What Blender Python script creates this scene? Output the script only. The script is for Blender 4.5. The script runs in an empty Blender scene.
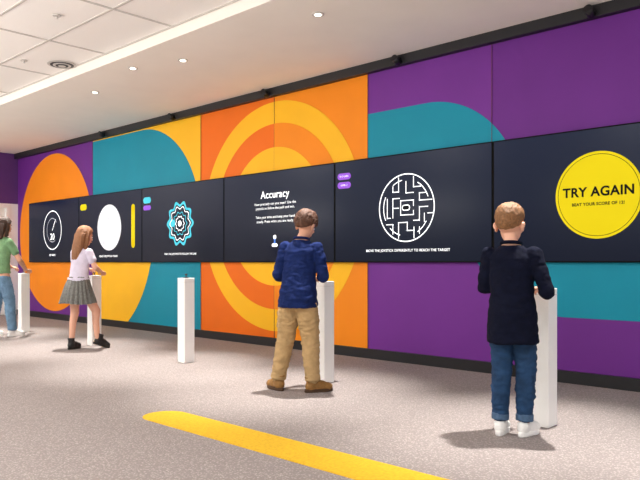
import bpy, bmesh, math, random
from mathutils import Vector, Matrix, noise
random.seed(4)
S = bpy.context.scene
S.view_settings.view_transform = 'Standard'
C = bpy.context.collection
V = Vector

# ------------------------------------------------------------------ materials
def lin(c):
    return tuple(((x/255)/12.92 if x/255 <= .04045 else ((x/255+.055)/1.055)**2.4) for x in c)+(1,)
_m = {}
def mat(name, rgb, rough=.6, var=.0, scale=30, bump=0, bscale=200, emit=0, metal=0, spec=.5, stretch=None):
    if name in _m: return _m[name]
    m = bpy.data.materials.new(name); m.use_nodes = True
    nt = m.node_tree; b = nt.nodes['Principled BSDF']
    col = lin(rgb)
    b.inputs['Base Color'].default_value = col
    b.inputs['Roughness'].default_value = rough
    b.inputs['Metallic'].default_value = metal
    b.inputs['Specular IOR Level'].default_value = spec
    tc = nt.nodes.new('ShaderNodeTexCoord')
    src = tc.outputs['Object']
    if stretch:
        mp = nt.nodes.new('ShaderNodeMapping'); mp.inputs['Scale'].default_value = stretch
        nt.links.new(src, mp.inputs['Vector']); src = mp.outputs['Vector']
    if var > 0:
        n = nt.nodes.new('ShaderNodeTexNoise'); n.inputs['Scale'].default_value = scale; n.inputs['Detail'].default_value = 4
        nt.links.new(src, n.inputs['Vector'])
        r = nt.nodes.new('ShaderNodeValToRGB')
        r.color_ramp.elements[0].position = .3; r.color_ramp.elements[1].position = .7
        r.color_ramp.elements[0].color = tuple(c*(1-var) for c in col[:3])+(1,)
        r.color_ramp.elements[1].color = tuple(min(1, c*(1+var)) for c in col[:3])+(1,)
        nt.links.new(n.outputs['Fac'], r.inputs['Fac']); nt.links.new(r.outputs['Color'], b.inputs['Base Color'])
    if bump > 0:
        n2 = nt.nodes.new('ShaderNodeTexNoise'); n2.inputs['Scale'].default_value = bscale
        nt.links.new(src, n2.inputs['Vector'])
        bp = nt.nodes.new('ShaderNodeBump'); bp.inputs['Strength'].default_value = bump; bp.inputs['Distance'].default_value = .01
        nt.links.new(n2.outputs['Fac'], bp.inputs['Height']); nt.links.new(bp.outputs['Normal'], b.inputs['Normal'])
    if emit > 0:
        b.inputs['Emission Color'].default_value = col; b.inputs['Emission Strength'].default_value = emit
    _m[name] = m
    return m

purple = mat('mural_purple', (116, 48, 148), .55, .04, 2, spec=.25)
purple2 = mat('mural_purple_b', (107, 42, 138), .55, .04, 2, spec=.25)
orange = mat('mural_orange', (238, 112, 12), .55, .03, 2, spec=.25)
orange2 = mat('mural_orange_light', (246, 142, 18), .55, .03, 2, spec=.25)
yellow = mat('mural_yellow', (252, 190, 28), .55, .03, 2, spec=.25)
teal = mat('mural_teal', (6, 142, 168), .55, .04, 2, spec=.25)
black = mat('black_trim', (20, 20, 24), .5)
bezel = mat('screen_bezel', (4, 4, 5), .5, spec=.1)
white = mat('pedestal_white', (252, 252, 250), .35, .01, 5)
plaster = mat('ceiling_plaster', (246, 240, 231), .9, .015, 3)
tile = mat('ceiling_tile', (248, 244, 239), .95, .03, 120)
tbar = mat('ceiling_tbar', (206, 201, 195), .6)
eyew = mat('eye_white', (240, 238, 235), .2)
iris = mat('iris', (50, 34, 24), .2)
lipm = mat('lips', (190, 110, 100), .5)

# ------------------------------------------------------------------ mesh helpers
def mk(name, vs, fs, m, smooth=False, parent=None):
    me = bpy.data.meshes.new(name); me.from_pydata([tuple(v) for v in vs], [], fs); me.update()
    if m: me.materials.append(m)
    if smooth:
        for p in me.polygons: p.use_smooth = True
    o = bpy.data.objects.new(name, me); C.objects.link(o)
    if parent: o.parent = parent
    return o
def empty(name, loc=(0,0,0), rot=0):
    e = bpy.data.objects.new(name, None); C.objects.link(e); e.location = loc; e.rotation_euler = (0,0,rot); e.empty_display_size = .1
    return e
def box(name, lo, hi, m, parent=None, bev=0):
    x0,y0,z0 = lo; x1,y1,z1 = hi
    vs = [(x0,y0,z0),(x1,y0,z0),(x1,y1,z0),(x0,y1,z0),(x0,y0,z1),(x1,y0,z1),(x1,y1,z1),(x0,y1,z1)]
    fs = [(0,3,2,1),(4,5,6,7),(0,1,5,4),(1,2,6,5),(2,3,7,6),(3,0,4,7)]
    o = mk(name, vs, fs, m, parent=parent)
    if bev:
        b = o.modifiers.new('b','BEVEL'); b.width = bev; b.segments = 3
    return o
def cyl(name, c, r, h, m, parent=None, n=32, r2=None, smooth=True):
    r2 = r if r2 is None else r2
    vs = []; 
    for i in range(n):
        a = 2*math.pi*i/n; vs.append((c[0]+r*math.cos(a), c[1]+r*math.sin(a), c[2]))
    for i in range(n):
        a = 2*math.pi*i/n; vs.append((c[0]+r2*math.cos(a), c[1]+r2*math.sin(a), c[2]+h))
    fs = [tuple(range(n))[::-1], tuple(range(n,2*n))]+[(i,(i+1)%n,n+(i+1)%n,n+i) for i in range(n)]
    o = mk(name, vs, fs, m, parent=parent)
    if smooth:
        for p in o.data.polygons: p.use_smooth = len(p.vertices) == 4
    return o

def clip(pts, lo, hi):
    for ax, val, sgn in ((0,lo[0],1),(0,hi[0],-1),(1,lo[1],1),(1,hi[1],-1)):
        out = []
        for i in range(len(pts)):
            a = pts[i]; b = pts[(i+1) % len(pts)]
            ia = sgn*(a[ax]-val) >= 0; ib = sgn*(b[ax]-val) >= 0
            if ia: out.append(a)
            if ia != ib:
                t = (val-a[ax])/(b[ax]-a[ax]); out.append((a[0]+t*(b[0]-a[0]), a[1]+t*(b[1]-a[1])))
        pts = out
    return pts
def wpoly(name, pts, y, m, parent):
    return mk(name, [(p[0], y, p[1]) for p in pts], [tuple(range(len(pts)))], m, parent=parent)
def circ(cx, cz, r, a0=0, a1=360, n=96):
    return [(cx+r*math.cos(math.radians(a0+(a1-a0)*i/n)), cz+r*math.sin(math.radians(a0+(a1-a0)*i/n))) for i in range(n+(0 if a1-a0 == 360 else 1))]
def ring(name, cx, cz, r0, r1, y, m, parent, a0=0, a1=360, n=96, wav=0, k=0):
    vs = []; fs = []
    for i in range(n+1):
        a = math.radians(a0+(a1-a0)*i/n); w = 1+wav*math.cos(k*a)
        vs += [(cx+r0*w*math.cos(a), y, cz+r0*w*math.sin(a)), (cx+r1*w*math.cos(a), y, cz+r1*w*math.sin(a))]
    for i in range(n): fs.append((2*i, 2*i+1, 2*i+3, 2*i+2))
    return mk(name, vs, fs, m, parent=parent)
def segs(name, L, w, cx, cz, s, y, m, parent):
    vs = []; fs = []
    for (x0,z0,x1,z1) in L:
        a = V((cx+x0*s, 0, cz+z0*s)); b = V((cx+x1*s, 0, cz+z1*s)); d = (b-a).normalized(); nrm = V((-d.z,0,d.x))*w/2
        a = a-d*w/2; b = b+d*w/2
        k = len(vs)
        for p in (a-nrm, b-nrm, b+nrm, a+nrm): vs.append((p.x, y, p.z))
        fs.append((k,k+1,k+2,k+3))
    return mk(name, vs, fs, m, parent=parent)
def text(name, body, x, z, size, y, m, parent, align='CENTER', bold=0, sp=1.0):
    cu = bpy.data.curves.new(name, 'FONT'); cu.body = body; cu.size = size; cu.align_x = align; cu.align_y = 'CENTER'
    cu.offset = bold; cu.space_line = sp; cu.space_character = 1.06
    t = bpy.data.objects.new('tmp', cu); C.objects.link(t)
    dg = bpy.context.evaluated_depsgraph_get(); dg.update()
    me = bpy.data.meshes.new_from_object(t.evaluated_get(dg)); bpy.data.objects.remove(t)
    me.materials.clear(); me.materials.append(m)
    o = bpy.data.objects.new(name, me); C.objects.link(o); o.location = (x, y, z); o.rotation_euler = (math.pi/2,0,0); o.parent = parent
    return o

# ------------------------------------------------------------------ room shell
XL, XR, YF = -13.2, 4.0, -9.0
# carpet floor
def carpet():
    m = bpy.data.materials.new('carpet'); m.use_nodes = True; nt = m.node_tree; b = nt.nodes['Principled BSDF']
    b.inputs['Roughness'].default_value = .95; b.inputs['Specular IOR Level'].default_value = .15
    tc = nt.nodes.new('ShaderNodeTexCoord')
    v = nt.nodes.new('ShaderNodeTexVoronoi'); v.inputs['Scale'].default_value = 80
    n = nt.nodes.new('ShaderNodeTexNoise'); n.inputs['Scale'].default_value = 55; n.inputs['Detail'].default_value = 6; n.inputs['Roughness'].default_value = .7
    nt.links.new(tc.outputs['Object'], v.inputs['Vector']); nt.links.new(tc.outputs['Object'], n.inputs['Vector'])
    mx = nt.nodes.new('ShaderNodeMath'); mx.operation = 'ADD'
    nt.links.new(v.outputs['Distance'], mx.inputs[0]); nt.links.new(n.outputs['Fac'], mx.inputs[1])
    r = nt.nodes.new('ShaderNodeValToRGB'); r.color_ramp.elements[0].position = .5; r.color_ramp.elements[1].position = 1.3
    r.color_ramp.elements[0].color = lin((190,181,177)); r.color_ramp.elements[1].color = lin((146,137,135))
    nt.links.new(mx.outputs[0], r.inputs['Fac']); nt.links.new(r.outputs['Color'], b.inputs['Base Color'])
    bp = nt.nodes.new('ShaderNodeBump'); bp.inputs['Strength'].default_value = .35; bp.inputs['Distance'].default_value = .006
    nt.links.new(mx.outputs[0], bp.inputs['Height']); nt.links.new(bp.outputs['Normal'], b.inputs['Normal'])
    return m
box('floor', (XL-2, YF, -.1), (XR, .1, 0), carpet())
# floor stripe with rounded end
pts = [(XR-.1,-3.15),(XR-.1,-2.86)]+[(-3.80+.145*math.cos(math.radians(a)), -3.005+.145*math.sin(math.radians(a))) for a in range(90,271,10)]
st = mk('floor_stripe', [(p[0],p[1],.004) for p in pts]+[(p[0],p[1],.0) for p in pts],
   [tuple(range(len(pts)))]+[(i,(i+1)%len(pts),len(pts)+(i+1)%len(pts),len(pts)+i) for i in range(len(pts))], mat('stripe_yellow', (230,182,32), .9, .12, 60, .3, 300))

box('wall_back', (XL-2, .02, 0), (XR, .2, 3.3), mat('wall_dark', (60,30,80), .7))
# ceilings: plaster bulkhead + tile grid
CZ = 3.05
box('ceiling', (XL-2, -1.9, CZ), (XR, .2, CZ+.3), plaster)
box('ceiling_tiles', (XL-2, YF, CZ+.1), (XR, -1.9, CZ+.3), tile)
vs = []; fs = []
def addbox(lo, hi):
    k = len(vs); x0,y0,z0 = lo; x1,y1,z1 = hi
    vs.extend([(x0,y0,z0),(x1,y0,z0),(x1,y1,z0),(x0,y1,z0),(x0,y0,z1),(x1,y0,z1),(x1,y1,z1),(x0,y1,z1)])
    for f in [(0,3,2,1),(4,5,6,7),(0,1,5,4),(1,2,6,5),(2,3,7,6),(3,0,4,7)]: fs.append(tuple(k+i for i in f))
y = -1.925
while y > YF: addbox((XL-2, y-.012, CZ+.094), (XR, y+.012, CZ+.101)); y -= .6
x = XL-1.7
while x < XR: addbox((x-.012, YF, CZ+.093), (x+.012, -1.91, CZ+.101)); x += 1.2
mk('trim_ceiling_grid', vs, fs, tbar)
# left end wall with doorway
pw = mat('wall_purple', (92, 48, 118), .7, .03, 4)
ow = mat('wall_offwhite', (244,241,238), .8)
box('wall_left', (XL-.15, -1.1, 2.1), (XL, .02, CZ), pw)
box('wall_left_side', (XL-.15, YF, 0), (XL, -1.1, CZ), ow)
box('wall_left_pier', (XL-.15, -.16, 0), (XL, .02, 2.1), ow)
d = empty('door_1')
wf = mat('door_white', (248,248,246), .4)
box('frame_top', (XL-.1, -1.1, 2.02), (XL+.01, -.16, 2.1), wf, d)
box('frame_a', (XL-.1, -.22, 0), (XL+.01, -.16, 2.02), wf, d)
box('frame_b', (XL-.1, -1.1, 0), (XL+.01, -1.04, 2.02), wf, d)
box('door_leaf', (XL-.08, -1.04, 0.01), (XL-.04, -.22, 2.02), mat('door_leaf', (246,248,246), .4), d)
box('door_glass', (XL-.045, -.92, 1.0), (XL-.03, -.34, 1.85), mat('door_glass', (190,206,200), .1), d)
box('door_handle', (XL-.04, -.36, .98), (XL-.0, -.26, 1.0), black, d)

# mural
mural = empty('wall_mural')
ZB, ZT = .1, 2.96
P0, P1, P2, P3, P4 = XL, -10.33, -7.45, -4.58, -1.70
def rect(a, b, c, d_): return [(a,c),(b,c),(b,d_),(a,d_)]
Y0 = .0
wpoly('panel_a', rect(P0,P1,ZB,ZT), Y0, purple2, mural)
wpoly('orange_disc', clip(circ(-11.72,1.52,1.38),(P0,ZB),(P1,ZT)), Y0-.003, orange2, mural)
wpoly('panel_b', rect(P1,P2,ZB,ZT), Y0, yellow, mural)
tl = [(P1,ZB),(P2,ZB),(P2,1.5)]+circ(-8.89,1.5,1.44,0,90)+[(P1,2.94)]
wpoly('teal_leaf', tl, Y0-.003, teal, mural)
wpoly('yellow_quarter', clip(circ(P1,1.5,1.76),(P1,ZB),(P2,1.5)), Y0-.006, yellow, mural)
cm = (P2+P3)/2
wpoly('panel_c', rect(P2,cm,ZB,ZT), Y0, orange, mural)
wpoly('panel_c2', rect(cm,P3,ZB,ZT), Y0, orange2, mural)
wpoly('target_outer', circ(cm,1.54,1.36), Y0-.003, yellow, mural)
wpoly('target_mid', circ(cm,1.54,1.10), Y0-.006, orange, mural)
wpoly('target_mid_half', circ(cm,1.54,1.10,-90,90), Y0-.007, orange2, mural)
wpoly('target_core', circ(cm,1.54,.82), Y0-.009, yellow, mural)
wpoly('panel_d', rect(P3,-3.14,ZB,ZT), Y0, purple, mural)
wpoly('panel_e', rect(-3.14,XR,ZB,ZT), Y0, purple2, mural)
wpoly('teal_upper', [(P3,1.54),(-2.85,1.54)]+circ(-3.85,1.54,1.0,0,90)+[(P3,2.54)], Y0-.003, teal, mural)
wpoly('teal_lower', [(XR,1.54),(-3.45,1.54)]+circ(-2.45,1.54,1.0,180,270)+[(XR,.54)], Y0-.003, teal, mural)
seam = mat('panel_seam', (120,70,70), .8)
for i, sx in enumerate((P1, P2, cm, P3, -3.14, P4)):
    box('seam_%d' % i, (sx-.001, -.0095, ZB), (sx+.001, -.001, ZT), seam, mural)
box('baseboard_back', (XL, -.03, 0), (XR, .02, .1), black)
box('trim_top', (XL, -.07, 2.955), (XR, .02, CZ), black)
# small black sensors/spots on top rail
def wallx(px):
    z = 689*8.06/(px+405); return z*-.688+(px-320)/689*z*.725
for px in (108, 178, 272, 403, 595):
    x = wallx(px); e = empty('ceiling_sensor', (x, -.12, 2.99))
    box('mount', (-.015, -.02, -.0), (.015, .06, .03), black, e)
    c = cyl('lens_barrel', (0,0,-.05), .035, .09, black, e); c.rotation_euler = (math.radians(70),0,0)

# ------------------------------------------------------------------ screens
def scr_mat():
    m = mat('screen_glass', (3,4,8), .22, spec=.12)
    nt = m.node_tree; b = nt.nodes['Principled BSDF']; b.inputs['Emission Strength'].default_value = 1
    tc = nt.nodes.new('ShaderNodeTexCoord'); sp = nt.nodes.new('ShaderNodeSeparateXYZ'); mr = nt.nodes.new('ShaderNodeMapRange')
    mr.inputs['From Min'].default_value = -.53; mr.inputs['From Max'].default_value = .53
    rp = nt.nodes.new('ShaderNodeValToRGB'); rp.color_ramp.elements[0].color = (.0045,.007,.019,1); rp.color_ramp.elements[1].color = (.009,.015,.040,1)
    nt.links.new(tc.outputs['Object'], sp.inputs[0]); nt.links.new(sp.outputs['Z'], mr.inputs['Value']); nt.links.new(mr.outputs['Result'], rp.inputs['Fac']); nt.links.new(rp.outputs['Color'], b.inputs['Emission Color'])
    return m
SM = scr_mat()
W = mat('ui_white', (240,243,245), .5, emit=1.2); G = mat('ui_grey', (150,155,165), .5, emit=.5)
Yl = mat('ui_yellow', (210,192,16), .6, emit=.46, spec=.1); Pu = mat('ui_purple', (120,60,180), .5, emit=.9)
Te = mat('ui_teal', (50,175,195), .5, emit=.8); Dk = mat('ui_dark', (16,18,22), .6, spec=.1); Bl = mat('ui_blue', (60,110,190), .5, emit=.8)
yf = -.052; yc = yf-.002
scr = []
for i in range(6):
    x1 = -1.205-1.9*i; x0 = x1-1.9
    e = empty('display_screen', ((x0+x1)/2, 0, 1.535)); scr.append(e); e.scale = (.99,1,.99)
    box('bezel', (-.958, -.05, -.545), (.958, -.012, .545), bezel, e, .004)
    box('glass', (-.946, yf, -.533), (.946, -.045, .533), SM, e)
def pill(name, x, z, w, h, m, p):
    r = h/2
    pts = circ(x+w/2-r, z, r, -90, 90, 12)+circ(x-w/2+r, z, r, 90, 270, 12)
    return wpoly(name, pts, yc, m, p)
# try again
e = scr[0]
wpoly('score_disc', circ(-.018,0,.352), yc, Yl, e)
ring('score_ring', -.018,0,.327,.331, yc-.001, Dk, e)
text('headline', 'TRY AGAIN', -.018, .025, .106, yc-.002, Dk, e, bold=.0032)
text('caption', 'BEAT YOUR SCORE OF 12!', -.018, -.072, .034, yc-.002, Dk, e, bold=.0010)
# maze
e = scr[1]
ring('maze_rim', 0,0,.330,.341, yc, W, e)
L = [(-.28,.93,-.28,.5),(-.28,.5,-.5,.5),(-.5,.5,-.5,.68),(0,.8,0,.45),(0,.45,.28,.45),(.28,.93,.28,.62),(.28,.62,.55,.62),(.5,.42,.5,.2),(.5,.42,.75,.42),
 (-.72,.3,-.72,-.3),(-.5,.3,-.5,-.3),(-.5,.3,-.25,.3),(-.72,-.3,-.6,-.3),(-.5,0,-.28,0),
 (-.2,.22,.28,.22),(-.2,.22,-.2,-.22),(.28,.22,.28,.05),(-.2,-.22,.28,-.22),(.28,-.22,.28,-.1),
 (.5,.2,.95,.2),(.5,0,.8,0),(.5,0,.5,-.4),(.8,-.2,.98,-.2),(.5,-.4,.28,-.4),(.68,-.2,.68,-.45),
 (-.28,-.45,.05,-.45),(-.28,-.45,-.28,-.93),(-.5,-.5,-.5,-.8),(-.75,-.5,-.5,-.5),(.05,-.45,.05,-.7),(.05,-.7,.3,-.7),(.3,-.6,.3,-.93),(.5,-.6,.5,-.8)]
segs('maze_walls', L, .0085, 0, 0, .325, yc, W, e)
for k,(a,b) in enumerate(((155,205),(100,125),(20,60),(-60,-30),(225,255))):
    ring('maze_arc_%d' % k, 0,0,.276,.285, yc, W, e, a, b, 24)
pill('maze_start', 0, 0.0, .1, .06, W, e); pill('maze_start_core', 0, .0, .08, .04, Dk, e).location.y = -.001
text('caption', 'MOVE THE JOYSTICK DIFFERENTLY TO REACH THE TARGET', 0, -.425, .036, yc, W, e, bold=.0004)
pill('badge_a', -.82, .38, .19, .07, Pu, e); pill('badge_b', -.82, .285, .19, .07, Pu, e)
text('badge_text', '0 / 3 LIVES', -.82, .38, .026, yc-.002, W, e); text('badge_text_b', 'LEVEL 2', -.82, .285, .026, yc-.002, W, e)
# accuracy
e = scr[2]
text('headline', 'Accuracy', 0, .262, .125, yc, W, e, bold=.0014)
text('paragraph', 'How precisely can you steer? Use the\njoystick to follow the path and win.\n\nTake your time and keep your hand\nsteady. Press when you are ready.', 0, .05, .044, yc, W, e, bold=.0, sp=1.2)
pill('joystick_icon_base', 0, -.34, .10, .04, W, e); wpoly('joystick_icon_ball', circ(0,-.245,.026), yc, W, e); segs('joystick_icon_stick', [(0,-.27,0,-.33)], .03, 0,0,1, yc, Bl, e)
# gear
e = scr[3]
for k,(r,m) in enumerate(((.29,Te),(.225,W),(.155,Te),(.10,W))):
    ring('gear_line_%d' % k, 0,-.01,r-.012 if k else r-.04,r, yc-.0005*k, m, e, wav=.09, k=10, n=200)
pill('cursor', -.19, .0, .16, .10, Te, e)
wpoly('core', circ(0,-.01,.04), yc-.003, W, e)
text('caption', 'PUSH THE JOYSTICK TO FOLLOW THE LINE', 0, -.43, .036, yc, W, e, bold=.0004)
pill('badge_a', -.82, .36, .2, .09, Te, e); pill('badge_b', -.82, .25, .2, .07, Pu, e)
# moon
e = scr[4]
moon = mat('ui_moon', (225,228,235), .5, .25, 9, emit=.35)
wpoly('moon_disc', circ(0.02,.0,.36), yc, moon, e)
pill('power_bar', .72, -.28, .1, .1, Yl, e); pill('power_bar_top', .72, .28, .1, .1, Yl, e)
segs('power_bar_body', [(.72,-.23,.72,.23)], .1, 0,0,1, yc, Yl, e)
pill('badge_a', -.80, .36, .22, .1, Yl, e)
text('caption', 'HOLD THE JOYSTICK STEADY', 0, -.45, .04, yc, W, e, bold=.0004)
# timer
e = scr[5]
ring('timer_ring', 0,.02,.33,.345, yc, W, e); ring('timer_ring_inner', 0,.02,.2,.215, yc, G, e, 40, 300)
text('timer_text', '20', 0, -.1, .16, yc, W, e, bold=.002); segs('timer_hand', [(0,.02,.12,.2)], .015,0,0,1,yc,W,e)
text('caption', 'GET READY', 0, -.42, .045, yc, W, e, bold=.001)

# ------------------------------------------------------------------ pedestals
peds = [(-9.84,-1.33),(-7.66,-1.42),(-5.71,-1.483),(-3.925,-1.37),(-1.915,-1.545)]
for (x,y) in peds:
    e = empty('joystick_pedestal', (x,y,0))
    box('post', (-.060,-.060,0), (.060,.060,.84), white, e, .004)
    box('cap_seam', (-.0605,-.0605,.80), (.0605,.0605,.802), tbar, e)
    cyl('joystick_collar', (0,0,.84), .028, .008, black, e)
    cyl('joystick_stem', (0,0,.848), .006, .022, black, e, 12)
    cyl('joystick_knob', (0,0,.865), .012, .018, black, e, 20, .015)

# ------------------------------------------------------------------ ceiling fixtures
def ceil_pt(px, py, H):
    z = (H-1)*689/(262-py); r = (px-320)/689*z
    return (-.688*z+.725*r, -5.556+.725*z+.688*r)
lampem = mat('downlight_glow', (255,244,225), .5, emit=6)
for (px,py) in ((318,14),(133,68),(183,60),(95,92)):
    x,y = ceil_pt(px,py,CZ)
    e = empty('ceiling_downlight', (x,y,CZ))
    ringo = cyl('trim_ring', (0,0,-.008), .05, .008, tbar, e); cyl('lamp', (0,0,-.010), .030, .003, lampem, e)
x,y = ceil_pt(62,64,CZ+.1)
e = empty('ceiling_vent', (x,y,CZ+.1))
for k in range(5):
    cyl('vane_%d' % k, (0,0,-.012-.004*k), .15-.028*k, .006, tbar if k % 2 == 0 else black, e)
for (px,py) in ((57,15),(24,60)):
    x,y = ceil_pt(px,py,CZ+.1); e = empty('ceiling_sprinkler', (x,y,CZ+.1)); cyl('rose', (0,0,-.012), .035, .010, tbar, e); cyl('head', (0,0,-.035), .010, .025, tbar, e, 12)

# ------------------------------------------------------------------ figure tools
class Geo:
    def __init__(s): s.v = []; s.f = []
    def ell(s, c, r, M=None, nu=20, nv=14):
        c = V(c); k = len(s.v); pts = []
        pts.append(V((0,0,r[2])))
        for j in range(1,nv):
            t = math.pi*j/nv
            for i in range(nu):
                a = 2*math.pi*i/nu; pts.append(V((r[0]*math.sin(t)*math.cos(a), r[1]*math.sin(t)*math.sin(a), r[2]*math.cos(t))))
        pts.append(V((0,0,-r[2])))
        for p in pts:
            q = c+p; s.v.append(M @ q if M else q)
        for i in range(nu): s.f.append((k, k+1+i, k+1+(i+1)%nu))
        for j in range(nv-2):
            for i in range(nu):
                a = k+1+j*nu+i; b = k+1+j*nu+(i+1)%nu; s.f.append((a, a+nu, b+nu, b))
        last = k+1+(nv-1)*nu
        for i in range(nu): s.f.append((last, k+1+(nv-2)*nu+(i+1)%nu, k+1+(nv-2)*nu+i))
    def loft(s, rings, n=28):
        k = len(s.v)
        for (c,rx,ry,ax,ay) in rings:
            for i in range(n):
                a = 2*math.pi*i/n; s.v.append(V(c)+V(ax)*rx*math.cos(a)+V(ay)*ry*math.sin(a))
        for j in range(len(rings)-1):
            for i in range(n):
                s.f.append((k+j*n+i, k+j*n+(i+1)%n, k+(j+1)*n+(i+1)%n, k+(j+1)*n+i))
        s.f.append(tuple(k+i for i in range(n))[::-1]); m = k+(len(rings)-1)*n; s.f.append(tuple(m+i for i in range(n)))
    def limb(s, pts, rad, n=16, ends=True):
        pts = [V(p) for p in pts]
        for i in range(len(pts)-1):
            a, b = pts[i], pts[i+1]; d = (b-a)
            if d.length < 1e-5: continue
            d.normalize(); u = d.orthogonal().normalized(); w = d.cross(u)
            s.loft([(a,rad[i],rad[i],u,w),(b,rad[i+1],rad[i+1],u,w)], n)
        for i in range(len(pts)):
            if ends or 0 < i < len(pts)-1: s.ell(pts[i], (rad[i],)*3, nu=n, nv=10)
def finish(name, g, m, parent, voxel=None, sm=3, wr=0, wscale=(9,9,14), M=None, fac=.5):
    me = bpy.data.meshes.new(name); me.from_pydata([tuple(v) for v in g.v], [], g.f); me.update()
    bm = bmesh.new(); bm.from_mesh(me); bmesh.ops.recalc_face_normals(bm, faces=bm.faces); bm.to_mesh(me); bm.free()
    o = bpy.data.objects.new('tmp', me); C.objects.link(o)
    if voxel:
        r = o.modifiers.new('r','REMESH'); r.mode = 'VOXEL'; r.voxel_size = voxel
        if sm:
            q = o.modifiers.new('s','SMOOTH'); q.factor = fac; q.iterations = sm
    dg = bpy.context.evaluated_depsgraph_get(); dg.update()
    m2 = bpy.data.meshes.new_from_object(o.evaluated_get(dg)); bpy.data.objects.remove(o)
    if wr:
        sc = V(wscale); nr = [v.normal.copy() for v in m2.vertices]
        for v, nn in zip(m2.vertices, nr):
            c = v.co; q = V((c.x*sc.x, c.y*sc.y, c.z*sc.z))
            a = noise.noise(q)+.5*noise.noise(q*2.3)
            v.co = c+nn*(wr*(abs(a)*2-.2))
    m2.materials.clear(); m2.materials.append(m)
    for p in m2.polygons: p.use_smooth = True
    o2 = bpy.data.objects.new(name, m2); C.objects.link(o2); o2.parent = parent
    return o2

def hand(g, w, d, thumb, pn, k=1.0, curl=(25,35,25)):
    d = V(d).normalized(); n = V(pn); n = (n-d*n.dot(d)).normalized(); s = n.cross(d).normalized()
    if s.dot(V(thumb)) < 0: s = -s
    w = V(w)
    g.loft([(w-d*.02*k,.020*k,.015*k,s,n),(w,.021*k,.015*k,s,n),(w+d*.03*k,.031*k,.015*k,s,n),(w+d*.068*k,.035*k,.012*k,s,n),(w+d*.078*k,.030*k,.008*k,s,n)],16)
    for off,L in ((.027,.054),(.009,.062),(-.009,.057),(-.027,.044)):
        p = w+d*.068*k+s*off*k; pts = [w+d*.04*k+s*off*.8*k, p]; ang = 0
        for c,fr in zip(curl,(.42,.32,.26)):
            ang += math.radians(c); dd = d*math.cos(ang)+n*math.sin(ang)+s*off*1.5
            p = p+dd.normalized()*L*fr*k; pts.append(p)
        g.limb(pts, [.008*k,.0082*k,.0075*k,.007*k,.006*k], 10)
    t0 = w+d*.015*k+s*.018*k; t1 = t0+(d*.6+s*.7+n*.25).normalized()*.032*k; t2 = t1+(d*.85+s*.25+n*.5).normalized()*.024*k; t3 = t2+(d*.8+n*.6).normalized()*.018*k
    g.limb([t0,t1,t2,t3],[.012*k,.0095*k,.0085*k,.007*k],10)

def sole_shape(L, Wd, n=28):
    out = []
    for i in range(n):
        a = 2*math.pi*i/n; y = math.sin(a); x = math.cos(a)
        wf = 1.0 if y > 0 else .80
        out.append((x*Wd/2*wf*(1-.12*max(0,-abs(y-.0)+.3)), y*L/2))
    return out
def shoe(parent, M, kind, H, mU, mS, idx, fs=1.0):
    L = .150*H*fs; Wd = .062*H*fs
    g = Geo(); sh = sole_shape(L, Wd); st = .022 if kind != 'sneaker' else .026
    n = len(sh)
    for z,sc in ((0,.97),(.004,1.0),(st,1.0),(st+.003,.97)):
        for (x,y) in sh: g.v.append(M @ V((x*sc, (y*sc)+L*.22, z+.001)))
    for j in range(3):
        for i in range(n): g.f.append((j*n+i, j*n+(i+1)%n, (j+1)*n+(i+1)%n, (j+1)*n+i))
    g.f.append(tuple(range(n))[::-1]); g.f.append(tuple(3*n+i for i in range(n)))
    finish('sole_%d' % idx, g, mS, parent)
    g = Geo()
    y0 = L*.22
    g.ell((0,y0+L*.27,st+.014), (Wd*.46,L*.21,.034), M)
    g.ell((0,y0+L*.02,st+.022), (Wd*.42,L*.30,.045), M)
    g.ell((0,y0-L*.27,st+.025), (Wd*.39,L*.20,.045), M)
    R = M.to_3x3(); ax, ay = R @ V((1,0,0)), R @ V((0,1,0))
    top = {'boot':.115,'sneaker':.075,'ankleboot':.13}[kind]
    g.loft([(M @ V((0,y0-L*.22,.03)), Wd*.40, L*.22, ax, ay), (M @ V((0,y0-L*.24,top*.7)), Wd*.40, L*.19, ax, ay), (M @ V((0,y0-L*.26,top)), Wd*.44, L*.19, ax, ay)], 20)
    if kind == 'boot': g.limb([M @ V((Wd*.42*math.cos(a), y0-L*.26+L*.19*math.sin(a), top)) for a in [i*math.pi/6 for i in range(13)]], [.009]*13, 8)
    o = finish('shoe_%d' % idx, g, mU, parent, .005, 3, .0012, (30,30,30))
    g = Geo()
    for k in range(4):
        yy = y0+L*(.16-.09*k); zz = st+.048+.010*k
        g.limb([M @ V((-Wd*.22,yy,zz-.006)), M @ V((0,yy-.004,zz+.004)), M @ V((Wd*.22,yy,zz-.006))], [.003]*3, 8)
    finish('laces_%d' % idx, g, mS, parent)
    for v in o.data.vertices:
        if v.co.z < .004 and M.translation.z < .01: v.co.z = .004

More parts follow.
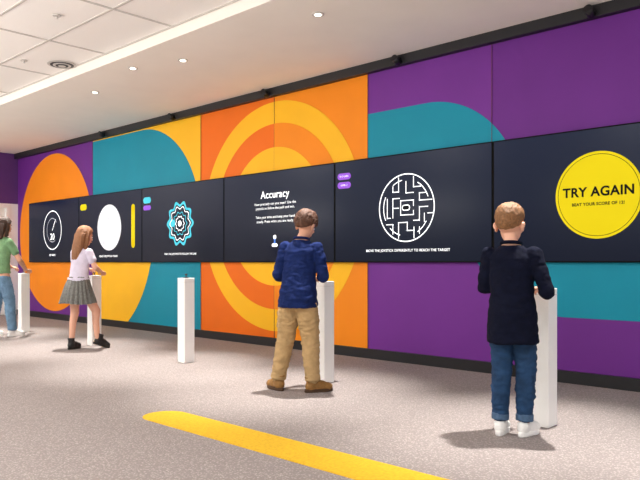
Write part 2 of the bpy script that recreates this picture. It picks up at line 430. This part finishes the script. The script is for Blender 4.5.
def head(parent, gskin, c, yaw, pitch, roll, k, hairmat, style):
    M = Matrix.Translation(V(c)) @ Matrix.Rotation(yaw,4,'Z') @ Matrix.Rotation(roll,4,'Y') @ Matrix.Rotation(pitch,4,'X') @ Matrix.Scale(k,4)
    g = gskin
    g.ell((0,-.008,.022), (.072,.090,.084), M, 28, 20)
    g.ell((0,.022,-.03), (.057,.062,.078), M, 24, 18)
    g.ell((0,.052,-.088), (.026,.022,.019), M)
    g.ell((0,.068,.022), (.044,.016,.012), M)
    for sx in (-1,1):
        g.ell((.034*sx,.058,-.032), (.020,.020,.018), M)
        g.ell((.076*sx,-.006,-.018), (.009,.018,.029), M)
        g.ell((.084*sx,-.012,-.008), (.007,.015,.018), M)
    g.ell((0,.086,-.058), (.021,.008,.010), M)
    p = [M @ V(q) for q in ((0,.080,.008),(0,.094,-.020),(0,.098,-.032))]
    g.limb(p, [.007*k,.009*k,.011*k], 10)
    for sx in (-1,1): g.ell((.010*sx,.090,-.034), (.007,.007,.006), M)
    ge = Geo(); gi = Geo(); gb = Geo(); gl = Geo()
    for sx in (-1,1):
        ge.ell((.029*sx,.076,-.004), (.013,.009,.008), M); gi.ell((.029*sx,.0825,-.004), (.0055,.004,.0055), M)
        gb.limb([M @ V((.014*sx,.087,.016)), M @ V((.03*sx,.084,.021)), M @ V((.044*sx,.074,.015))], [.003*k]*3, 8)
    gl.ell((0,.0925,-.054), (.019,.004,.0035), M); gl.ell((0,.092,-.061), (.016,.004,.004), M)
    finish('eyes', ge, eyew, parent); finish('irises', gi, iris, parent); finish('eyebrows', gb, hairmat, parent); finish('lips', gl, lipm, parent)
    def shell(thick_top, thick_side, low_back, amp, fr, top_boost=0):
        gh = Geo(); nu, nv = 110, 80; 
        ctr = V((0,-.008,.022)); rr = V((.073,.091,.085))
        for j in range(nv+1):
            t = math.pi*j/nv
            for i in range(nu):
                a = 2*math.pi*i/nu; dd = V((math.sin(t)*math.cos(a), math.sin(t)*math.sin(a), math.cos(t)))
                q = V((ctr.x+rr.x*dd.x, ctr.y+rr.y*dd.y, ctr.z+rr.z*dd.z))
                yy = q.y
                if yy < -.03: line = low_back+(yy+.09)/.06*(-.022-low_back) if yy > -.09 else low_back
                elif yy < .02: line = -.022+(yy+.03)/.05*.035
                elif yy < .05: line = .013+(yy-.02)/.03*.037
                else: line = .050+.01*math.cos(q.x*40)
                line += .004*noise.noise(V((q.x*60,q.y*60,3)))
                h = max(0, min(1, (q.z-line)/.010)); h = h*h*(3-2*h)
                up = max(0, dd.z)
                th = thick_side+(thick_top-thick_side)*min(1, up*1.6)
                nz = noise.noise(V((q.x*fr, q.y*fr*.5, q.z*fr*.35)))
                th = th+amp*nz+top_boost*max(0,dd.z)*max(0,dd.y+.3)
                off = -.012*(1-h)+th*h
                gh.v.append(M @ (q+dd*off))
        for j in range(nv):
            for i in range(nu):
                a = j*nu+i; b = j*nu+(i+1)%nu; gh.f.append((a,b,b+nu,a+nu))
        return gh
    if style == 'short':
        gh = shell(.015,.003,-.058,.004,120,.008); finish('hair', gh, hairmat, parent)
    elif style == 'messy':
        gh = shell(.022,.012,-.07,.007,70,.008)
        finish('hair', gh, hairmat, parent)
        gt = Geo(); rnd = random.Random(3)
        for i in range(170):
            a = rnd.uniform(0,2*math.pi); t = math.acos(rnd.uniform(.0,1))
            dd = V((math.sin(t)*math.cos(a), math.sin(t)*math.sin(a), math.cos(t)))
            q = V((.085*dd.x, -.008+.103*dd.y, .022+.1*dd.z))
            if q.y > .04 and q.z < .06: continue
            tan = V((rnd.uniform(-1,1), rnd.uniform(-1,1), -1.2)); tan = (tan-dd*tan.dot(dd)).normalized()
            gt.limb([M @ q, M @ (q+tan*.018+dd*.004), M @ (q+tan*.036+dd*.0)], [.005*k,.004*k,.0012*k], 6)
        finish('hair_tufts', gt, hairmat, parent)
    elif style in ('long','shoulder'):
        gh = shell(.016,.013,-.07,.004,80,0)
        gl = Geo(); Z = -.30 if style == 'long' else -.19
        rings = []
        for i in range(9):
            u = i/8; z = .02+(Z-.02)*u
            w = .083+.010*math.sin(u*math.pi)-.028*u*u; dpt = .052-.016*u
            rings.append((M @ V((0,-.058-.02*math.sin(u*2),z)), w*k, dpt*k, (M.to_3x3() @ V((1,0,0))).normalized(), (M.to_3x3() @ V((0,1,0))).normalized()))
        gl.loft(rings, 40)
        for sx in (-1,1):
            gl.limb([M @ V((.072*sx,-.01,.03)), M @ V((.082*sx,-.015,-.05)), M @ V((.080*sx,-.02,-.13)), M @ V((.070*sx,-.03,Z+.04))], [.022*k,.022*k,.02*k,.010*k], 12)
        finish('hair_crown', gh, hairmat, parent)
        finish('hair_lengths', gl, hairmat, parent, .006, 4, .006, (70,70,6))
    return M

def person(name, loc, yaw, H, P):
    e = empty(name, loc, yaw)
    ps = V(P.get('pelvis', (0,0,.51)))*H; nk = V(P.get('neck', (0,.0,.815)))*H
    hax = V((math.cos(P.get('hip_yaw',0)), math.sin(P.get('hip_yaw',0)),0)); sax = V((math.cos(P.get('sh_yaw',0)), math.sin(P.get('sh_yaw',0)), P.get('sh_tilt',0))).normalized()
    w = P.get('w',1.0); lw = P.get('lw',.9)
    def cl(f):
        t = (f*H-ps.z)/(nk.z-ps.z); tt = max(0,t)
        c = ps.lerp(nk, tt); c.z = f*H
        ax = hax.lerp(sax, max(0,min(1,t))).normalized(); ay = V((0,0,1)).cross(ax).normalized()
        return c, ax, ay
    def R(f, rx, ry, add=0, dy=0):
        c, ax, ay = cl(f); return (c+ay*dy*H, rx*H*w+add, ry*H*w+add, ax, ay)
    shL = cl(.778)[0]-sax*.098*H*w; shR = cl(.778)[0]+sax*.098*H*w
    hipL = ps-hax*.046*H+V((0,0,-.01*H)); hipR = ps+hax*.046*H+V((0,0,-.01*H))
    g = Geo()
    g.loft([R(.46,.07,.055),R(.52,.086,.068),R(.61,.076,.056),R(.71,.086,.062),R(.77,.088,.056),R(.80,.062,.045),R(.83,.032,.034)])
    hc = V(P.get('headc', (0,.012,.915)))*H; k = P.get('hk', .95)
    g.limb([cl(.79)[0], cl(.825)[0], hc+V((0,-.012,-.035*H))], [.036*H,.029*H,.028*H], 18)
    arms = {}
    for sd, sh in (('L',shL),('R',shR)):
        el = V(P['el'+sd])*H; wr = V(P['wr'+sd])*H; arms[sd] = (sh,el,wr)
        mid = sh.lerp(el,.45); fm = el.lerp(wr,.3)
        g.limb([sh,mid,el,fm,wr],[.030*H*w,.026*H*w,.022*H,.022*H,.0145*H],16)
        hd = V(P.get('hd'+sd, tuple((wr-el).normalized())))
        hand(g, wr, hd, V((1,0,0)) if sd == 'L' else V((-1,0,0)), P.get('pn'+sd,(0,0,-1)), H/1.45*.98, P.get('curl',(25,38,30)))
    legs = {}
    for sd, hp, sg in (('L',hipL,-1),('R',hipR,1)):
        fx, fy, fyaw, lift = P['ft'+sd]
        an = V((fx*H, fy*H, .052*H+lift*H)); kn = hp.lerp(an,.47)+V(P.get('kn'+sd,(0,.02,0)))*H
        legs[sd] = (hp,kn,an); cf = kn.lerp(an,.32)+V((0,-.008*H,0))
        g.limb([hp, hp.lerp(kn,.4), kn, cf, an], [.056*H*lw,.050*H*lw,.034*H,.034*H*lw,.020*H], 18)
        pt = P.get('toe'+sd, 0)
        M = Matrix.Translation(V((an.x,an.y,lift*H))) @ Matrix.Rotation(fyaw,4,'Z')
        if pt: M = Matrix.Translation(V((an.x,an.y,lift*H))) @ Matrix.Rotation(fyaw,4,'Z') @ Matrix.Rotation(-pt,4,'X')
        g.ell((0,.04*H,.03*H), (.024*H,.055*H,.018*H), M)
        shoe(e, M, P['shoe'], H, P['shoem'], P['solem'], 1 if sd == 'L' else 2, P.get('fs',1.0))
    head(e, g, hc, P.get('hyaw',0), P.get('hpitch',0), P.get('hroll',0), k, P['hair'], P['style'])
    finish('body', g, P['skin'], e, .0042, 2)
    # top
    g = Geo(); a = .010; hem = P['hem']; lo = P.get('loose',.0)
    g.loft([R(hem,.098+lo,.080+lo,a),R(hem+.012,.1+lo,.082+lo,a),R(.53,.095+lo*.8,.077+lo*.8,a),R(.61,.082+lo,.064+lo,a),R(.70,.088,.066,a),R(.762,.092,.060,a),R(.793,.070,.05,a),R(.818,.042,.040,a)])
    sl = P['sleeve']
    for sd in 'LR':
        sh,el,wr = arms[sd]
        if sl <= 1:
            g.limb([sh, sh.lerp(el,sl)], [.034*H*w+.004, .032*H*w+.006], 18); 
        else:
            g.limb([sh, sh.lerp(el,.45), el, el.lerp(wr,(sl-1)*.5), el.lerp(wr,sl-1)], [.034*H*w+.003,.031*H+.003,.028*H+.003,.027*H+.003,.023*H+.003], 18)
    finish('top', g, P['topm'], e, .006, 5, P.get('wr',.004), P.get('wsc',(9,9,16)))
    g = Geo(); 
    if P.get('collar'):
        rr = R(.828,.036,.040,.006)
        n = 20; pts = [rr[0]+rr[3]*rr[1]*math.cos(2*math.pi*i/n)+rr[4]*rr[2]*math.sin(2*math.pi*i/n)+V((0,0,.006*math.sin(2*math.pi*i/n)*-1)) for i in range(n+1)]
        g.limb(pts, [.011]*(n+1), 10); finish('collar', g, P['topm'], e, .005, 2)
    if sl > 1:
        g = Geo()
        for sd in 'LR':
            sh,el,wr = arms[sd]; c0 = el.lerp(wr,sl-1-.06); c1 = el.lerp(wr,sl-1+.02)
            g.limb([c0,c1],[.0255*H+.004]*2,18,False)
        finish('cuffs', g, P['topm'], e, .005, 2)
    if P['bottom'] == 'trousers':
        g = Geo(); tw = P.get('tw',1.0)
        g.loft([R(.445,.066,.06,.006),R(.47,.084,.068,.004),R(.50,.086,.068,.002),R(.575,.068,.050,.0)])
        for sd in 'LR':
            hp,kn,an = legs[sd]; end = an+V((0,0,P.get('hemleg',.0)*H))
            g.limb([hp+V((0,0,-.025*H)), hp.lerp(kn,.45), kn, kn.lerp(end,.45)+V((0,-.004*H,0)), end], [.056*H*tw,.054*H*tw,.045*H*tw,.042*H*tw,.036*H*tw], 20, True)
        finish('trousers', g, P['botm'], e, .006, 4, P.get('twr',.005), (11,11,24))
        g = Geo()
        for sd in 'LR':
            hp,kn,an = legs[sd]; end = an+V((0,0,P.get('hemleg',.0)*H)); dd = (kn-end).normalized()
            g.limb([end-dd*.028, end+dd*.012],[.037*H*tw+.003,.037*H*tw+.003],20,False)
        finish('hems', g, P.get('hemm',P['botm']), e, .005, 2, .001)
    else:
        g = Geo(); n = 120; rows = 12
        for j in range(rows+1):
            u = j/rows; f = .60-u*(.60-P['skirt_hem']); c,ax,ay = cl(f)
            for i in range(n):
                a_ = 2*math.pi*i/n; pl = 1+.075*u*(abs(((i*22/n)%1)-.5)*4-1)*1.0
                g.v.append(c+ax*(.074+.075*u**.8)*H*math.cos(a_)*pl+ay*(.058+.075*u**.8)*H*math.sin(a_)*pl+V((0,0,.006*math.sin(a_*3)*u)))
        for j in range(rows):
            for i in range(n): g.f.append((j*n+i, j*n+(i+1)%n, (j+1)*n+(i+1)%n, (j+1)*n+i))
        for fc in (range(n),): g.f.append(tuple(fc))
        o = finish('pleated_skirt', g, P['botm'], e)
        for p in o.data.polygons: p.use_smooth = False
        sd_ = o.modifiers.new('s','SOLIDIFY'); sd_.thickness = .004
    return e

skin = mat('skin_light', (228,174,148), .55, .04, 12)
skin2 = mat('skin_warm', (222,168,140), .55, .04, 12)
blonde = mat('hair_sandy', (128,88,52), .6, .35, 90, .5, 250)
brown = mat('hair_brown', (84,48,27), .6, .35, 90, .5, 250)
auburn = mat('hair_auburn', (142,94,58), .55, .4, 60, .5, 150, stretch=(6,6,.6))
dbrown = mat('hair_dark', (66,42,30), .55, .4, 60, .5, 150, stretch=(6,6,.6))
navy = mat('cloth_navy', (11,15,34), .9, .2, 25, .3, 500, spec=.12)
navyb = mat('cloth_navy_blue', (23,38,86), .9, .2, 25, .3, 500, spec=.12)
chino = mat('cloth_chino', (182,152,108), .85, .12, 20, .3, 500, spec=.2)
denim = mat('denim_dark', (34,62,96), .85, .35, 14, .4, 600, spec=.2)
denimc = mat('denim_cuff', (70,98,130), .85, .2, 40, .4, 600)
denim2 = mat('denim_light', (110,145,175), .85, .2, 14, .4, 600)
tan = mat('boot_tan', (140,100,48), .7, .2, 40)
tsole = mat('boot_sole', (74,50,30), .8)
sneak = mat('sneaker_white', (240,240,238), .5, .04, 30); ssole = mat('sneaker_sole', (248,248,246), .5)
bboot = mat('boot_black', (22,20,22), .5); bsole = mat('boot_black_sole', (14,14,14), .6)
tee = mat('tee_lilac', (216,208,226), .85, .06, 20, .3, 400)
green = mat('tee_green', (120,160,116), .85, .08, 20, .3, 400)
grey = mat('skirt_grey', (112,112,108), .9, .3, 50, .3, 400)

# boy at the right screen
person('boy', (-1.93,-1.90,0), math.radians(8), 1.34, dict(
  pelvis=(0,-.012,.51), neck=(-.012,.008,.815), headc=(-.026,.028,.912), hk=1.04, hpitch=-.08, w=.98, sh_yaw=.08,
  elL=(-.125,-.01,.635), wrL=(-.055,.12,.645), elR=(.148,-.005,.62), wrR=(.080,.12,.628), hdL=(.5,.8,-.1), hdR=(-.5,.85,.05),
  ftL=(-.050,-.02,.16,0), ftR=(.045,.012,-.2,0), knL=(0,.01,0), knR=(0,.03,0), shoe='sneaker', shoem=sneak, solem=ssole, hair=blonde, style='short', skin=skin,
  hem=.40, loose=.004, sleeve=1.3, topm=navy, collar=True, bottom='trousers', botm=denim, hemm=denimc, hemleg=.035, tw=.95, wr=.005, twr=.006))
# boy in the middle
person('boy', (-3.79,-1.80,0), math.radians(22), 1.43, dict(
  pelvis=(0,-.015,.51), neck=(.0,.035,.812), headc=(.008,.078,.903), hk=.98, hpitch=-.34, hyaw=-.2, hroll=.06, w=.93, sh_yaw=.06, sh_tilt=-.03,
  elL=(-.118,-.01,.625), wrL=(-.055,.14,.61), elR=(.136,.02,.62), wrR=(.06,.17,.615), hdL=(.45,.85,-.15), hdR=(-.45,.85,-.0),
  ftL=(-.115,-.01,.9,0), ftR=(.08,.0,-.75,0), shoe='boot', fs=1.12, shoem=tan, solem=tsole, hair=brown, style='messy', skin=skin2,
  hem=.455, loose=.010, sleeve=1.7, topm=navyb, collar=True, bottom='trousers', botm=chino, hemleg=.03, tw=1.08, wr=.006, twr=.0065))
# girl with pleated skirt
person('girl', (-7.44,-1.73,0), math.radians(14), 1.43, dict(
  pelvis=(0,-.01,.515), neck=(0,.035,.815), headc=(0,.062,.910), hk=.98, hpitch=-.16, hyaw=-.15, w=.85, lw=.8,
  elL=(-.12,.06,.66), wrL=(-.11,.18,.645), elR=(.13,.05,.655), wrR=(.03,.20,.62), hdL=(.0,.9,-.1), hdR=(-.4,.85,-.1),
  ftL=(-.05,-.03,.2,0), ftR=(.10,.10,-.3,.03), toeR=.35, knR=(.01,.06,0), shoe='ankleboot', shoem=bboot, solem=bsole, hair=auburn, style='long', skin=skin,
  hem=.57, loose=.004, sleeve=.55, topm=tee, bottom='skirt', botm=grey, skirt_hem=.37, wr=.004))
# girl in green at the far left
person('girl', (-9.46,-1.80,0), math.radians(16), 1.63, dict(
  pelvis=(0,-.01,.51), neck=(0,.02,.815), headc=(0,.035,.912), hk=1.0, hpitch=-.1, w=.82, lw=.85,
  elL=(-.13,.06,.64), wrL=(-.12,.19,.57), elR=(.12,.08,.635), wrR=(-.0,.24,.55), hdL=(.0,.9,-.1), hdR=(-.3,.85,-.1),
  ftL=(-.055,-.03,.2,0), ftR=(.06,.06,-.2,0), shoe='sneaker', shoem=sneak, solem=ssole, hair=dbrown, style='shoulder', skin=skin2,
  hem=.52, loose=.004, sleeve=.6, topm=green, bottom='trousers', botm=denim2, hemleg=.02, tw=.95, wr=.004))

# ------------------------------------------------------------------ lights
def area(name, loc, sx, sy, e, col=(1,.97,.93), rot=(0,0,0)):
    l = bpy.data.lights.new(name,'AREA'); l.shape = 'RECTANGLE'; l.size = sx; l.size_y = sy; l.energy = e; l.color = col
    o = bpy.data.objects.new(name, l); C.objects.link(o); o.location = loc; o.rotation_euler = rot; return o
for i,x in enumerate((-10.5,-7.0,-3.5,0)):
    area('doorway_fill_light', (x,-5.4,CZ+.085), 1.1, .55, 55)
area('doorway_fill_light', (-12.3,-3.6,CZ+.085), 1.1, .55, 45)  # extra fill lamp, added to brighten the dim doorway end
# added fill lamps out of view, aimed up to brighten the ceiling
for x,en in ((-11.0,120),(-7.5,100),(-4.0,75),(-.5,45),(2.5,30)):
    area('fill_uplight', (x,-5.6,2.0), 1.8, .3, en, rot=(math.pi+math.radians(-18),0,0))
for (x,y) in peds+[(-0.1,-1.5)]:
    l = bpy.data.lights.new('spot','SPOT'); l.energy = 680; l.spot_size = math.radians(50); l.spot_blend = .95; l.shadow_soft_size = .03; l.color = (1,.96,.90)
    o = bpy.data.objects.new('ceiling_spot_lamp', l); C.objects.link(o); o.location = (x+.02,-1.46,CZ-.03)
    tgt = V((x,-1.82,0)); o.rotation_euler = (tgt-o.location).to_track_quat('-Z','Y').to_euler()
w = bpy.data.worlds.new('w'); S.world = w; w.use_nodes = True
w.node_tree.nodes['Background'].inputs[0].default_value = (1,.98,.96,1); w.node_tree.nodes['Background'].inputs[1].default_value = 1.05

cam = bpy.data.cameras.new('cam'); co = bpy.data.objects.new('camera', cam); C.objects.link(co)
co.location = (0,-5.556,1.0); co.rotation_euler = (math.pi/2,0,math.radians(43.5))
cam.sensor_width = 36; cam.lens = 689/640*36; cam.shift_y = 22/640; cam.clip_start = .05
S.camera = co
